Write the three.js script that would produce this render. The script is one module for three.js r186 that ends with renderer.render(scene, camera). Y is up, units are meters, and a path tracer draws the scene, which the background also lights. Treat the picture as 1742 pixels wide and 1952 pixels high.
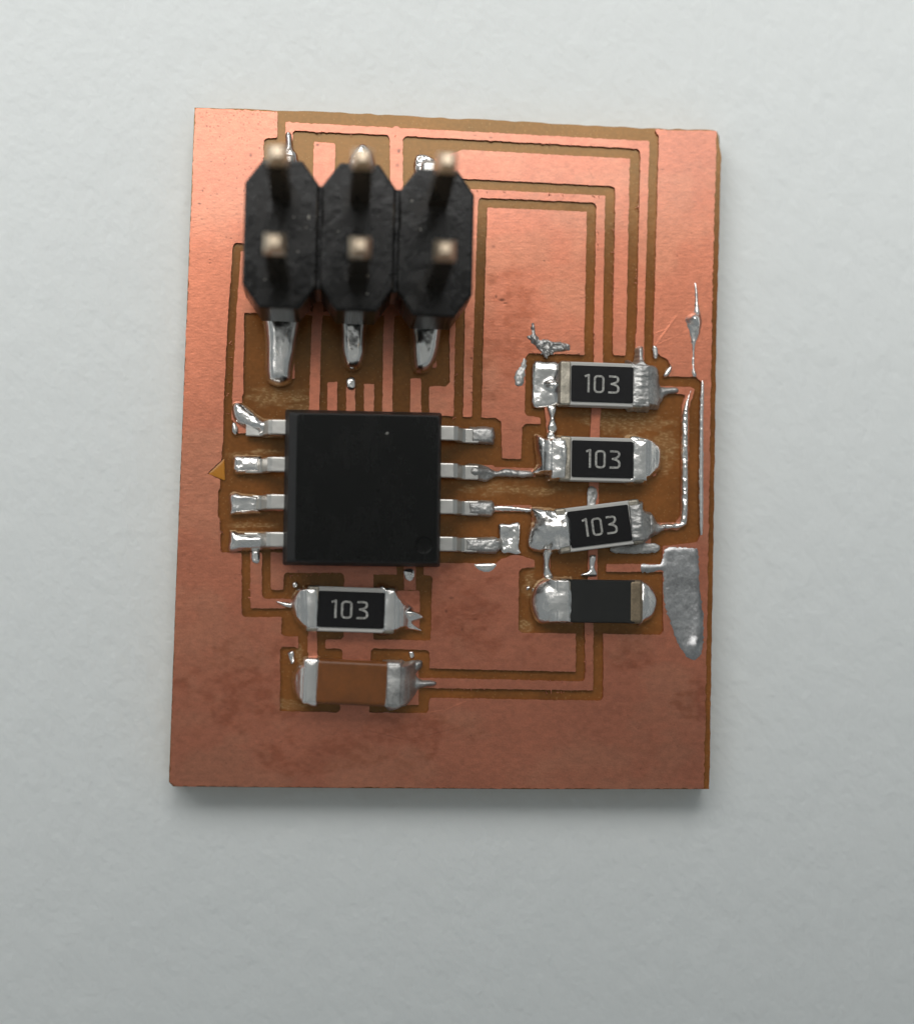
import * as THREE from 'three';
import { RectAreaLightUniformsLib } from 'three/addons/lights/RectAreaLightUniformsLib.js';
import { RoundedBoxGeometry } from 'three/addons/geometries/RoundedBoxGeometry.js';
import { mergeGeometries } from 'three/addons/utils/BufferGeometryUtils.js';

// ------------------------------------------------------------------ camera
// The board was measured on the photograph (1742 x 1952): a phone 52 mm above it, tilted a few degrees.
const W = 1742, H = 1952, F = 2810, D = 52, TOP = 1.35;          // focal length in pixels, millimetres
const NADIR = [632, 1130];
const scene = new THREE.Scene();
const renderer = new THREE.WebGLRenderer({ antialias: true });
renderer.setSize(913, 1024);
renderer.toneMapping = THREE.LinearToneMapping;
renderer.toneMappingExposure = 1.0;
renderer.shadowMap.enabled = true;
renderer.shadowMap.type = THREE.PCFSoftShadowMap;

const camY = new THREE.Vector3(-(NADIR[0] - W / 2), NADIR[1] - H / 2, F).normalize();  // world up, seen by the camera
const camX = new THREE.Vector3(1, 0, 0).addScaledVector(camY, -camY.x).normalize();
const camZ = new THREE.Vector3().crossVectors(camX, camY);
// where the sight line of a point of the photograph meets the plane h mm above the copper, in mm
function ray(px, py, h) {
  const v = new THREE.Vector3(px - W / 2, H / 2 - py, -F);
  const d = [v.dot(camX), v.dot(camY), v.dot(camZ)], t = (h - D) / d[1];
  return [d[0] * t, d[2] * t];
}
const MID = (() => { const q = [[372, 206], [1366, 248], [1344, 1504], [323, 1497]].map(([x, y]) => ray(x, y, 0)); return [0, 1].map((k) => q.reduce((s, p) => s + p[k], 0) / 4); })();
const P = (px, py, h = 0) => { const r = ray(px, py, h); return [r[0] - MID[0], r[1] - MID[1]]; };
const camera = new THREE.PerspectiveCamera(2 * Math.atan(H / 2 / F) * 180 / Math.PI, 913 / 1024, 0.004, 20);
{
  const m = new THREE.Matrix4().set(camX.x, camX.y, camX.z, 0, camY.x, camY.y, camY.z, 0, camZ.x, camZ.y, camZ.z, 0, 0, 0, 0, 1);
  camera.quaternion.setFromRotationMatrix(m);
  camera.position.set(-MID[0] / 1000, (TOP + D) / 1000, -MID[1] / 1000);
  camera.focus = 0.0522; camera.userData.fStop = 24;
  camera.updateMatrixWorld();
}

// ------------------------------------------------------------------- light
// A wide window up and to the left of the board, a dim room all round it, and the phone that takes the picture.
RectAreaLightUniformsLib.init();
scene.background = new THREE.Color().setRGB(0.2, 0.22, 0.228);
const WIN = { w: 1.15, h: 0.86, at: new THREE.Vector3(-0.2, 0.84, -0.5), to: new THREE.Vector3(0, 0, 0) };
{
  const l = new THREE.RectAreaLight(new THREE.Color().setRGB(1, 0.985, 0.97), 2.62, WIN.w, WIN.h);
  l.position.copy(WIN.at); l.lookAt(WIN.to); scene.add(l);
  const pane = new THREE.Mesh(new THREE.BoxGeometry(WIN.w, WIN.h, 0.02), new THREE.MeshStandardMaterial({ color: 0xf4f4f2, emissive: new THREE.Color().setRGB(1, 0.985, 0.955), emissiveIntensity: 1 }));
  pane.name = 'window'; pane.position.copy(WIN.at).multiplyScalar(1.02); pane.lookAt(WIN.to); scene.add(pane);
  pane.userData = { label: 'bright window above and to the left of the circuit board', category: 'window' };
}
{
  const s = new THREE.Mesh(new RoundedBoxGeometry(0.138, 0.008, 0.070, 4, 0.0035), new THREE.MeshStandardMaterial({ color: new THREE.Color().setRGB(0.46, 0.47, 0.48), roughness: 0.6 }));
  s.name = 'phone';
  s.position.set(camera.position.x + 0.014, camera.position.y + 0.0065, camera.position.z + 0.0065);
  s.rotation.y = 0.04; s.castShadow = true; s.receiveShadow = true;
  s.userData = { label: 'grey phone held level above the circuit board', category: 'phone' };
  scene.add(s);
}

// ------------------------------------------------------------------ helpers
let seed = 20240611;
const rnd = () => { seed = (seed * 1664525 + 1013904223) >>> 0; return seed / 4294967296; };
const hash = (x, y, s) => { let n = (x * 374761393 + y * 668265263 + s * 974634777) | 0; n = Math.imul(n ^ (n >>> 13), 1274126177); n ^= n >>> 16; return (n >>> 0) / 4294967296; };
function noise(x, y, s = 0) {
  const i = Math.floor(x), j = Math.floor(y), u = x - i, v = y - j, a = u * u * (3 - 2 * u), b = v * v * (3 - 2 * v);
  return (hash(i, j, s) * (1 - a) + hash(i + 1, j, s) * a) * (1 - b) + (hash(i, j + 1, s) * (1 - a) + hash(i + 1, j + 1, s) * a) * b;
}
const fbm = (x, y, s = 0, n = 4) => { let t = 0, a = 0.5, m = 0; for (let k = 0; k < n; k++) { t += a * noise(x, y, s + k); m += a; a *= 0.5; x *= 2.03; y *= 2.03; } return t / m; };
const clamp = (v, a = 0, b = 1) => Math.min(b, Math.max(a, v));
const smooth = (a, b, v) => { const t = clamp((v - a) / (b - a)); return t * t * (3 - 2 * t); };

function dataMap(w, h, fn, srgb, repeat) {
  const d = new Uint8Array(w * h * 4);
  for (let y = 0; y < h; y++) for (let x = 0; x < w; x++) {
    const c = fn(x, y), o = (y * w + x) * 4;
    for (let k = 0; k < 3; k++) d[o + k] = Math.round(255 * clamp(c[k]));
    d[o + 3] = 255;
  }
  const t = new THREE.DataTexture(d, w, h);
  t.magFilter = THREE.LinearFilter; t.minFilter = THREE.LinearMipmapLinearFilter; t.generateMipmaps = true;
  t.wrapS = t.wrapT = repeat ? THREE.RepeatWrapping : THREE.ClampToEdgeWrapping;
  if (srgb) t.colorSpace = THREE.SRGBColorSpace;
  t.needsUpdate = true;
  return t;
}
const toS = (v) => v <= 0.0031308 ? v * 12.92 : 1.055 * Math.pow(v, 1 / 2.4) - 0.055;

// Everything is modelled in millimetres, y up from the paper, and brought to metres here.
const base = new WeakMap();
function obj(name, geo, mat, parent, label) {
  const o = base.get(parent) ?? [0, 0, 0];
  const g = geo.clone(); g.translate(-o[0], -o[1], -o[2]); g.scale(0.001, 0.001, 0.001);
  const m = new THREE.Mesh(g, mat); m.name = name; m.castShadow = m.receiveShadow = true;
  if (label) m.userData.label = label;
  parent.add(m);
  return m;
}
function group(name, at, parent, label) {
  const g = new THREE.Group(); g.name = name; g.position.set(at[0] / 1000, at[1] / 1000, at[2] / 1000);
  if (label) g.userData.label = label;
  base.set(g, at); parent.add(g);
  return g;
}

// signed distances in photograph pixels, positive inside
function polyDist(pts) {
  const n = pts.length;
  let x0 = 1e9, y0 = 1e9, x1 = -1e9, y1 = -1e9;
  for (const [x, y] of pts) { x0 = Math.min(x0, x); y0 = Math.min(y0, y); x1 = Math.max(x1, x); y1 = Math.max(y1, y); }
  return (px, py) => {
    const out = Math.max(x0 - px, px - x1, y0 - py, py - y1);
    if (out > 12) return -out;
    let d = 1e9, s = 1;
    for (let i = 0, j = n - 1; i < n; j = i++) {
      const ex = pts[j][0] - pts[i][0], ey = pts[j][1] - pts[i][1], wx = px - pts[i][0], wy = py - pts[i][1];
      const t = clamp((wx * ex + wy * ey) / (ex * ex + ey * ey || 1e-9)), bx = wx - ex * t, by = wy - ey * t;
      d = Math.min(d, bx * bx + by * by);
      const a = py >= pts[i][1], b = py < pts[j][1], c = ex * wy > ey * wx;
      if ((a && b && c) || (!a && !b && !c)) s = -s;
    }
    return -s * Math.sqrt(d);
  };
}
function strokeDist(pts, w) {
  return (px, py) => {
    let d = 1e9;
    for (let i = 0; i + 1 < pts.length; i++) {
      const ex = pts[i + 1][0] - pts[i][0], ey = pts[i + 1][1] - pts[i][1], wx = px - pts[i][0], wy = py - pts[i][1];
      const t = clamp((wx * ex + wy * ey) / (ex * ex + ey * ey || 1e-9)), bx = wx - ex * t, by = wy - ey * t;
      d = Math.min(d, bx * bx + by * by);
    }
    return w / 2 - Math.sqrt(d);
  };
}
function spline(pts, k = 5) {
  const n = pts.length, out = [];
  for (let i = 0; i < n; i++) {
    const [a, b, c, d] = [-1, 0, 1, 2].map((o) => pts[(i + o + n) % n]);
    for (let s = 0; s < k; s++) {
      const t = s / k;
      out.push([0, 1].map((m) => 0.5 * (2 * b[m] + (c[m] - a[m]) * t + (2 * a[m] - 5 * b[m] + 4 * c[m] - d[m]) * t * t + (3 * b[m] - a[m] - 3 * c[m] + d[m]) * t * t * t)));
    }
  }
  return out;
}

// A sheet bounded where dist = 0, with top height(px, py, d) mm above the paper and walls down to `low`.
// Returns one geometry per connected piece, the largest first. UVs are millimetres on the board.
function sheet([x0, y0, x1, y1], step, dist, height, low, plane = 0) {
  const nx = Math.ceil((x1 - x0) / step), ny = Math.ceil((y1 - y0) / step), row = nx + 1;
  const val = new Float32Array(row * (ny + 1));
  for (let j = 0; j <= ny; j++) for (let i = 0; i <= nx; i++) val[j * row + i] = (i === 0 || j === 0 || i === nx || j === ny) ? -1 : dist(x0 + i * step, y0 + j * step);
  const pos = [], parent = [], cache = new Map(), tris = [], rim = [];
  const find = (a) => { while (parent[a] !== a) a = parent[a] = parent[parent[a]]; return a; };
  const vert = (key, px, py, d) => {
    let v = cache.get(key);
    if (v === undefined) { v = parent.length; parent.push(v); const [x, z] = P(px, py, plane); pos.push(x, height(px, py, d), z); cache.set(key, v); }
    return v;
  };
  const N = row * (ny + 1);
  const corner = (i, j) => vert(j * row + i, x0 + i * step, y0 + j * step, val[j * row + i]);
  const edge = (i, j, h) => {                                       // h: along x, else along y
    const a = val[j * row + i], b = h ? val[j * row + i + 1] : val[(j + 1) * row + i], t = clamp(a / (a - b), 0.02, 0.98);
    return vert((h ? N : 2 * N) + j * row + i, x0 + (i + (h ? t : 0)) * step, y0 + (j + (h ? 0 : t)) * step, 0);
  };
  for (let j = 0; j < ny; j++) for (let i = 0; i < nx; i++) {
    const c = [[i, j], [i, j + 1], [i + 1, j + 1], [i + 1, j]], ins = c.map(([a, b]) => val[b * row + a] > 0);
    const n = ins[0] + ins[1] + ins[2] + ins[3];
    if (!n) continue;
    const es = [() => edge(i, j, false), () => edge(i, j + 1, true), () => edge(i + 1, j, false), () => edge(i, j, true)];
    const polys = [];
    if (n === 2 && ins[0] === ins[2]) for (let k = 0; k < 4; k++) { if (ins[k]) polys.push([es[(k + 3) % 4](), corner(...c[k]), es[k]()]); }
    else {
      const p = [];
      for (let k = 0; k < 4; k++) { if (ins[k]) p.push(corner(...c[k])); if (ins[k] !== ins[(k + 1) % 4]) p.push(es[k]()); }
      polys.push(p);
    }
    for (const p of polys) {
      for (let k = 1; k + 1 < p.length; k++) tris.push(p[0], p[k], p[k + 1]);
      for (let k = 1; k < p.length; k++) parent[find(p[k])] = find(p[0]);
    }
    // the cut edges of this cell, inside on the left
    for (let k = 0; k < 4; k++) if (ins[k] && !ins[(k + 1) % 4]) { let m = (k + 1) % 4; while (ins[m] === ins[(m + 1) % 4] || !ins[(m + 1) % 4]) m = (m + 1) % 4; rim.push(es[k](), es[m]()); }
  }
  const parts = new Map();
  const part = (r) => { if (!parts.has(r)) parts.set(r, { map: new Map(), p: [], top: [], wall: [] }); return parts.get(r); };
  for (let t = 0; t < tris.length; t += 3) {
    const q = part(find(tris[t]));
    for (let k = 0; k < 3; k++) { let v = q.map.get(tris[t + k]); if (v === undefined) { v = q.p.length / 3; q.map.set(tris[t + k], v); const o = tris[t + k] * 3; q.p.push(pos[o], pos[o + 1], pos[o + 2]); } q.top.push(v); }
  }
  for (let t = 0; t < rim.length; t += 2) part(find(rim[t])).wall.push(rim[t], rim[t + 1]);
  const out = [];
  for (const q of parts.values()) {
    const g = new THREE.BufferGeometry();
    const p = q.p.slice(), idx = q.top.slice();
    g.setAttribute('position', new THREE.Float32BufferAttribute(p, 3)); g.setIndex(idx); g.computeVertexNormals();
    const nor = Array.from(g.attributes.normal.array);
    let area = 0;
    for (let t = 0; t < idx.length; t += 3) { const [a, b, c] = [idx[t] * 3, idx[t + 1] * 3, idx[t + 2] * 3]; area += Math.abs((p[b] - p[a]) * (p[c + 2] - p[a + 2]) - (p[c] - p[a]) * (p[b + 2] - p[a + 2])) / 2; }
    for (let t = 0; t < q.wall.length; t += 2) {
      const a = q.wall[t] * 3, b = q.wall[t + 1] * 3, o = p.length / 3;
      const dx = pos[b] - pos[a], dz = pos[b + 2] - pos[a + 2], l = Math.hypot(dx, dz) || 1;
      p.push(pos[a], pos[a + 1], pos[a + 2], pos[b], pos[b + 1], pos[b + 2], pos[b], low, pos[b + 2], pos[a], low, pos[a + 2]);
      for (let k = 0; k < 4; k++) nor.push(-dz / l, 0, dx / l);
      idx.push(o, o + 3, o + 2, o, o + 2, o + 1);
    }
    const g2 = new THREE.BufferGeometry(), uv = [];
    for (let k = 0; k < p.length; k += 3) uv.push(p[k] / 24 + 0.5, p[k + 2] / 28 + 0.5);
    g2.setAttribute('position', new THREE.Float32BufferAttribute(p, 3));
    g2.setAttribute('normal', new THREE.Float32BufferAttribute(nor, 3));
    g2.setAttribute('uv', new THREE.Float32BufferAttribute(uv, 2));
    g2.setIndex(idx); g2.userData.area = area;
    out.push(g2);
  }
  return out.sort((a, b) => b.userData.area - a.userData.area);
}
// the texel of a 24 x 28 mm map that covers the board, for a point of the photograph
const texel = (px, py, w, h) => { const [x, z] = P(px, py); return [(x / 24 + 0.5) * w, (z / 28 + 0.5) * h]; };
function planarUV(g, sx = 24, sz = 28) {
  const p = g.attributes.position, uv = [];
  for (let k = 0; k < p.count; k++) uv.push(p.getX(k) / sx + 0.5, p.getZ(k) / sz + 0.5);
  g.setAttribute('uv', new THREE.Float32BufferAttribute(uv, 2));
  return g;
}

// ---------------------------------------------------------------- materials
const TW = 1200, TH = 1400;
const scratches = [];
const scratch = (x0, y0, x1, y1, w, s) => { const a = texel(x0, y0, TW, TH), b = texel(x1, y1, TW, TH); scratches.push([...a, ...b, w, s]); };
scratch(1246, 661, 1290, 600, 1.3, 1); scratch(1246, 659, 1300, 635, 0.7, 0.6); scratch(1245, 636, 1275, 625, 0.7, 0.7); scratch(1055, 650, 1085, 628, 0.6, 0.6);
scratch(850, 1352, 890, 1335, 0.9, 0.8); scratch(800, 1362, 850, 1352, 0.7, 0.5); scratch(855, 1240, 890, 1228, 0.7, 0.6); scratch(690, 1390, 780, 1412, 0.8, -0.6); scratch(780, 1410, 880, 1385, 0.8, -0.6);
scratch(1118, 318, 1132, 345, 0.7, -0.5); scratch(1250, 460, 1330, 430, 0.5, -0.3);
for (let k = 0; k < 320; k++) { const x = 330 + rnd() * 1030, y = 210 + rnd() * 1290, a = rnd() * 6.3, l = 6 + rnd() * 26; scratch(x, y, x + Math.cos(a) * l, y + Math.sin(a) * l * 0.4, 0.35 + rnd() * 0.3, (rnd() - 0.6) * 0.7); }
const field = new Float32Array(TW * TH), pit = new Float32Array(TW * TH);
for (const [ax, ay, bx, by, w, s] of scratches) {
  const l = Math.hypot(bx - ax, by - ay), n = Math.ceil(l * 2);
  for (let k = 0; k <= n; k++) {
    const cx = ax + (bx - ax) * k / n, cy = ay + (by - ay) * k / n, taper = Math.sin(Math.PI * (0.12 + 0.76 * k / n));
    for (let y = Math.floor(cy - 3); y <= cy + 3; y++) for (let x = Math.floor(cx - 3); x <= cx + 3; x++) {
      if (x < 0 || y < 0 || x >= TW || y >= TH) continue;
      const v = s * taper * clamp(1.2 - Math.hypot(x - cx, y - cy) / (w * 1.6)), o = y * TW + x;
      if (Math.abs(v) > Math.abs(field[o])) field[o] = v;
    }
  }
}
// pits and specks left by the cutter, most of them at the upper left corner
function speck(px, py, r, s) {
  const [cx, cy] = texel(px, py, TW, TH), e = 0.6 + rnd() * 0.8;
  for (let y = Math.floor(cy - 6); y <= cy + 6; y++) for (let x = Math.floor(cx - 6); x <= cx + 6; x++) {
    if (x < 0 || y < 0 || x >= TW || y >= TH) continue;
    const v = s * clamp(1.3 - Math.hypot((x - cx) * e, (y - cy) / e) / r), o = y * TW + x;
    pit[o] = Math.max(pit[o], v);
  }
}
for (let k = 0; k < 260; k++) { const t = rnd() * rnd(); speck(375 + rnd() * 155, 212 + t * 330, 0.6 + rnd() * 1.3, 0.25 + rnd() * 0.55); }
for (let k = 0; k < 420; k++) speck(325 + rnd() * 1040, 210 + rnd() * 1290, 0.5 + rnd() * 1.0, 0.15 + rnd() * 0.45);
for (const [x, y, r, s] of [[956, 572, 4, 0.9], [945, 565, 2.5, 0.7], [962, 578, 2.5, 0.7], [940, 470, 3, 0.5], [1037, 497, 2, 0.7], [605, 276, 3, 0.9], [760, 288, 3.4, 0.9], [757, 315, 4, 0.6], [935, 262, 2.4, 0.7], [905, 258, 2, 0.5], [1262, 323, 2.4, 0.5], [860, 1140, 3.5, 0.6], [850, 1165, 3, 0.6], [905, 1180, 3, 0.5], [880, 1200, 3, 0.5], [545, 470, 2, 0.5], [478, 296, 3, 0.8], [380, 388, 2.4, 0.8]]) speck(x, y, r, s);
const stains = [[950, 640, 90, 120], [880, 1160, 110, 90], [780, 1395, 150, 40], [1190, 1250, 60, 40], [1325, 1340, 40, 50], [470, 1300, 120, 90], [1010, 1150, 30, 120], [640, 1440, 160, 40]].map(([x, y, rx, ry]) => [...texel(x, y, TW, TH), rx * 1.0, ry * 1.0]);
const copperMap = dataMap(TW, TH, (x, y) => {
  const o = y * TW + x, b = fbm(x / 150, y / 150, 3, 5), f = fbm(x / 9, y / 6, 9, 3), g = hash(x, y, 5), w = fbm(x / 40, y / 30, 71, 4);
  let st = 0;
  for (const [cx, cy, rx, ry] of stains) { const q = 1 - Math.hypot((x - cx) / rx, (y - cy) / ry) + (w - 0.5) * 1.6; st = Math.max(st, smooth(0.1, 0.6, q) * (0.35 + 0.65 * smooth(0.35, 0.7, fbm(x / 14, y / 9, 33, 3)))); }
  const k = (0.735 + 0.2 * (b - 0.5) + 0.22 * (f - 0.5) + 0.12 * (g - 0.5)) * (1 - 0.22 * st) * (1 - 0.75 * pit[o]) * (1 + 0.22 * Math.max(0, field[o]) - 0.3 * Math.max(0, -field[o]));
  const r = smooth(0.45, 0.7, fbm(x / 90, y / 70, 57, 4));
  return [toS(0.78 * k), toS((0.272 + 0.03 * r) * k * (1 - 0.1 * st)), toS((0.155 + 0.02 * r) * k * (1 - 0.18 * st))];
}, true);
const copperBump = dataMap(TW, TH, (x, y) => { const o = y * TW + x, v = 0.5 + 0.22 * (fbm(x / 5, y / 3, 19, 3) - 0.5) + 0.07 * (fbm(x / 45, y / 1.6, 27, 2) - 0.5) + 0.1 * (hash(x, y, 8) - 0.5) + 0.2 * (fbm(x / 60, y / 45, 23, 3) - 0.5) - 0.3 * pit[o] + 0.25 * field[o]; return [v, v, v]; });
const copper = new THREE.MeshPhysicalMaterial({ name: 'copper', color: 0xffffff, map: copperMap, metalness: 1, roughness: 0.44, clearcoat: 1, clearcoatRoughness: 0.16, bumpMap: copperBump, bumpScale: 0.000016 });

const residue = [[535, 755, 65, 22], [1215, 808, 80, 26], [1268, 850, 30, 60], [950, 930, 70, 14], [1030, 935, 60, 10], [560, 775, 35, 12], [470, 870, 40, 8], [500, 860, 40, 6], [1160, 800, 60, 20], [480, 1000, 50, 6], [1010, 1110, 14, 30], [555, 1345, 25, 14], [1000, 1195, 14, 14], [570, 1250, 8, 22]].map(([x, y, rx, ry]) => [...texel(x, y, TW, TH), rx, ry]);
const baseMap = dataMap(TW, TH, (x, y) => {
  const b = fbm(x / 60, y / 60, 13, 4), f = fbm(x / 5, y / 4, 29, 3), sp = hash(x >> 1, y >> 1, 77) > 0.985 ? 1 : 0;
  let q = 0;
  for (const [cx, cy, rx, ry] of residue) { const e = 1 - Math.hypot((x - cx) / rx, (y - cy) / ry); if (e > -0.3) q = Math.max(q, smooth(0, 0.6, e + (fbm(x / 22, y / 9, 41, 3) - 0.5) * 1.4) * (0.25 + 0.75 * smooth(0.45, 0.75, fbm(x / 5, y / 2.2, 43, 4)))); }
  q = Math.max(q, 0.35 * sp);
  const k = 0.8 + 0.5 * (b - 0.5) + 0.3 * (f - 0.5);
  const m = (a, c) => a * k * (1 - 0.85 * q) + c * 0.85 * q;
  return [toS(m(0.265, 0.42)), toS(m(0.09, 0.26)), toS(m(0.022, 0.12))];
}, true);
const laminate = new THREE.MeshPhysicalMaterial({ name: 'laminate', color: 0xffffff, map: baseMap, roughness: 0.17, ior: 1.75, specularColor: new THREE.Color().setRGB(1, 0.74, 0.4), bumpMap: dataMap(512, 512, (x, y) => { const v = 0.5 + 0.5 * (fbm(x / 6, y / 9, 61, 3) - 0.5) + 0.2 * (hash(x, y, 4) - 0.5); return [v, v, v]; }, false, true), bumpScale: 0.000005 });
const edgeLaminate = new THREE.MeshStandardMaterial({ name: 'cut_laminate', color: new THREE.Color().setRGB(0.34, 0.2, 0.075), roughness: 0.75 });

const solderBump = dataMap(1024, 1024, (x, y) => { const v = 0.5 + 0.7 * (fbm(x / 14, y / 10, 91, 4) - 0.5) + 0.16 * (hash(x, y, 6) - 0.5); return [v, v, v]; }, false, true);
const solder = new THREE.MeshStandardMaterial({ name: 'solder', color: new THREE.Color().setRGB(0.9, 0.875, 0.84), metalness: 1, roughness: 0.25, bumpMap: solderBump, bumpScale: 0.00001 });
const dullMap = dataMap(1024, 1024, (x, y) => { const a = fbm(x / 30, y / 18, 15, 4), f = hash(x >> 1, y >> 1, 55), k = 0.5 + 0.45 * (a - 0.5) + 0.14 * (f - 0.5); return [toS(k), toS(k * 0.985), toS(k * 0.95)]; }, true, true);
const dull = new THREE.MeshStandardMaterial({ name: 'dull_solder', color: 0xffffff, map: dullMap, metalness: 1, roughness: 0.5, bumpMap: solderBump, bumpScale: 0.000018 });
const tin = new THREE.MeshStandardMaterial({ name: 'tinned_lead', color: new THREE.Color().setRGB(0.66, 0.64, 0.6), metalness: 1, roughness: 0.36, bumpMap: solderBump, bumpScale: 0.000012 });
const grain = dataMap(512, 512, (x, y) => { const v = 0.5 + 0.5 * (fbm(x / 5, y / 5, 31, 3) - 0.5) + 0.35 * (hash(x, y, 3) - 0.5); return [v, v, v]; }, false, true);
grain.repeat.set(4, 4);
const capMetal = new THREE.MeshStandardMaterial({ name: 'cap_metal', color: new THREE.Color().setRGB(0.84, 0.78, 0.67), map: dullMap, metalness: 1, roughness: 0.5, bumpMap: solderBump, bumpScale: 0.00002 });
const smearMetal = new THREE.MeshStandardMaterial({ name: 'smeared_solder', color: new THREE.Color().setRGB(0.82, 0.83, 0.86), map: dullMap, metalness: 1, roughness: 0.38, bumpMap: solderBump, bumpScale: 0.000006 });
const epoxy = new THREE.MeshPhysicalMaterial({ name: 'black_epoxy', color: new THREE.Color().setRGB(0.004, 0.0042, 0.0036), roughness: 1, roughnessMap: dataMap(512, 512, (x, y) => { const v = 0.24 + 0.05 * smooth(0.3, 0.75, fbm(x / 46, y / 60, 44, 4)) + 0.07 * (fbm(x / 3, y / 14, 46, 3) - 0.5); return [v, v, v]; }, false, true), specularIntensity: 0.5, bumpMap: grain, bumpScale: 0.000003 });
const moulded = new THREE.MeshPhysicalMaterial({ name: 'moulded_epoxy', color: new THREE.Color().setRGB(0.005, 0.005, 0.005), roughness: 0.5, specularIntensity: 1, bumpMap: grain, bumpScale: 0.000008 });
const nylon = new THREE.MeshPhysicalMaterial({ name: 'black_plastic', color: new THREE.Color().setRGB(0.004, 0.0037, 0.0033), roughness: 1, roughnessMap: dataMap(512, 512, (x, y) => { const v = 0.2 + 0.16 * smooth(0.4, 0.65, fbm(x / 30, y / 38, 144, 4)) + 0.12 * (fbm(x / 4, y / 9, 146, 3) - 0.5); return [v, v, v]; }, false, true), specularIntensity: 0.6, bumpMap: dataMap(512, 512, (x, y) => { const v = 0.8 * fbm(x / 26, y / 34, 151, 4) + 0.2 * fbm(x / 4, y / 4, 152, 2); return [v, v, v]; }, false, true), bumpScale: 0.000016 });
const gold = new THREE.MeshStandardMaterial({ name: 'pin_plating', color: new THREE.Color().setRGB(0.72, 0.58, 0.43), metalness: 1, roughness: 0.07 });
const pinTip = new THREE.MeshStandardMaterial({ name: 'pin_tip', color: new THREE.Color().setRGB(0.72, 0.58, 0.43), metalness: 1, roughness: 0.34 });
const ceramic = new THREE.MeshStandardMaterial({ name: 'ceramic', color: new THREE.Color().setRGB(0.50, 0.49, 0.46), roughness: 0.6 });
const brown = new THREE.MeshPhysicalMaterial({ name: 'brown_ceramic', color: 0xffffff, map: dataMap(256, 256, (x, y) => { const a = fbm(x / 40, y / 40, 2, 4), f = fbm(x / 7, y / 7, 12, 2), k = 0.9 + 0.5 * (a - 0.5) + 0.2 * (f - 0.5); return [toS(0.2 * k), toS(0.064 * k), toS(0.012 * k)]; }, true, true), roughness: 0.38 });
const darkCoat = new THREE.MeshStandardMaterial({ name: 'dark_ceramic', color: new THREE.Color().setRGB(0.008, 0.0085, 0.007), roughness: 0.4, bumpMap: grain, bumpScale: 0.00002 });
const amber = new THREE.MeshPhysicalMaterial({ name: 'amber_resin', color: new THREE.Color().setRGB(0.5, 0.2, 0.02), roughness: 0.25 });
const tanCap = new THREE.MeshStandardMaterial({ name: 'tarnished_cap', color: new THREE.Color().setRGB(0.5, 0.4, 0.28), map: dullMap, metalness: 0.8, roughness: 0.55, bumpMap: solderBump, bumpScale: 0.00003 });
const dust = new THREE.MeshStandardMaterial({ name: 'dust', color: new THREE.Color().setRGB(0.3, 0.29, 0.26), roughness: 0.8 });

// -------------------------------------------------------------------- paper
{
  const t = dataMap(1024, 1024, (x, y) => {
    const w = (a, b) => { const s = smooth(900, 1024, a), u = smooth(900, 1024, b); return [s, u]; };
    const f = (X, Y) => 0.5 * fbm((X + Y * 0.5) / 11, (Y - X * 0.35) / 17, 81, 4) + 0.35 * fbm(X / 30, Y / 36, 88, 3) + 0.15 * fbm(X / 4, Y / 4, 85, 2);
    const [s, u] = w(x, y);
    const v = (f(x, y) * (1 - s) + f(x - 1024, y) * s) * (1 - u) + (f(x, y - 1024) * (1 - s) + f(x - 1024, y - 1024) * s) * u;
    return [v, v, v];
  }, false, true);
  t.repeat.set(9, 9);
  const g = new THREE.BoxGeometry(400, 0.2, 400); g.translate(0, -0.1, 0);
  const m = obj('paper_surface', g, new THREE.MeshStandardMaterial({ name: 'paper', color: new THREE.Color().setRGB(0.76, 0.785, 0.775), roughness: 0.95, bumpMap: t, bumpScale: 0.0001 }), scene);
  m.userData = { kind: 'structure', label: 'matt white sheet of paper under the circuit board', category: 'paper' };
}

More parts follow.
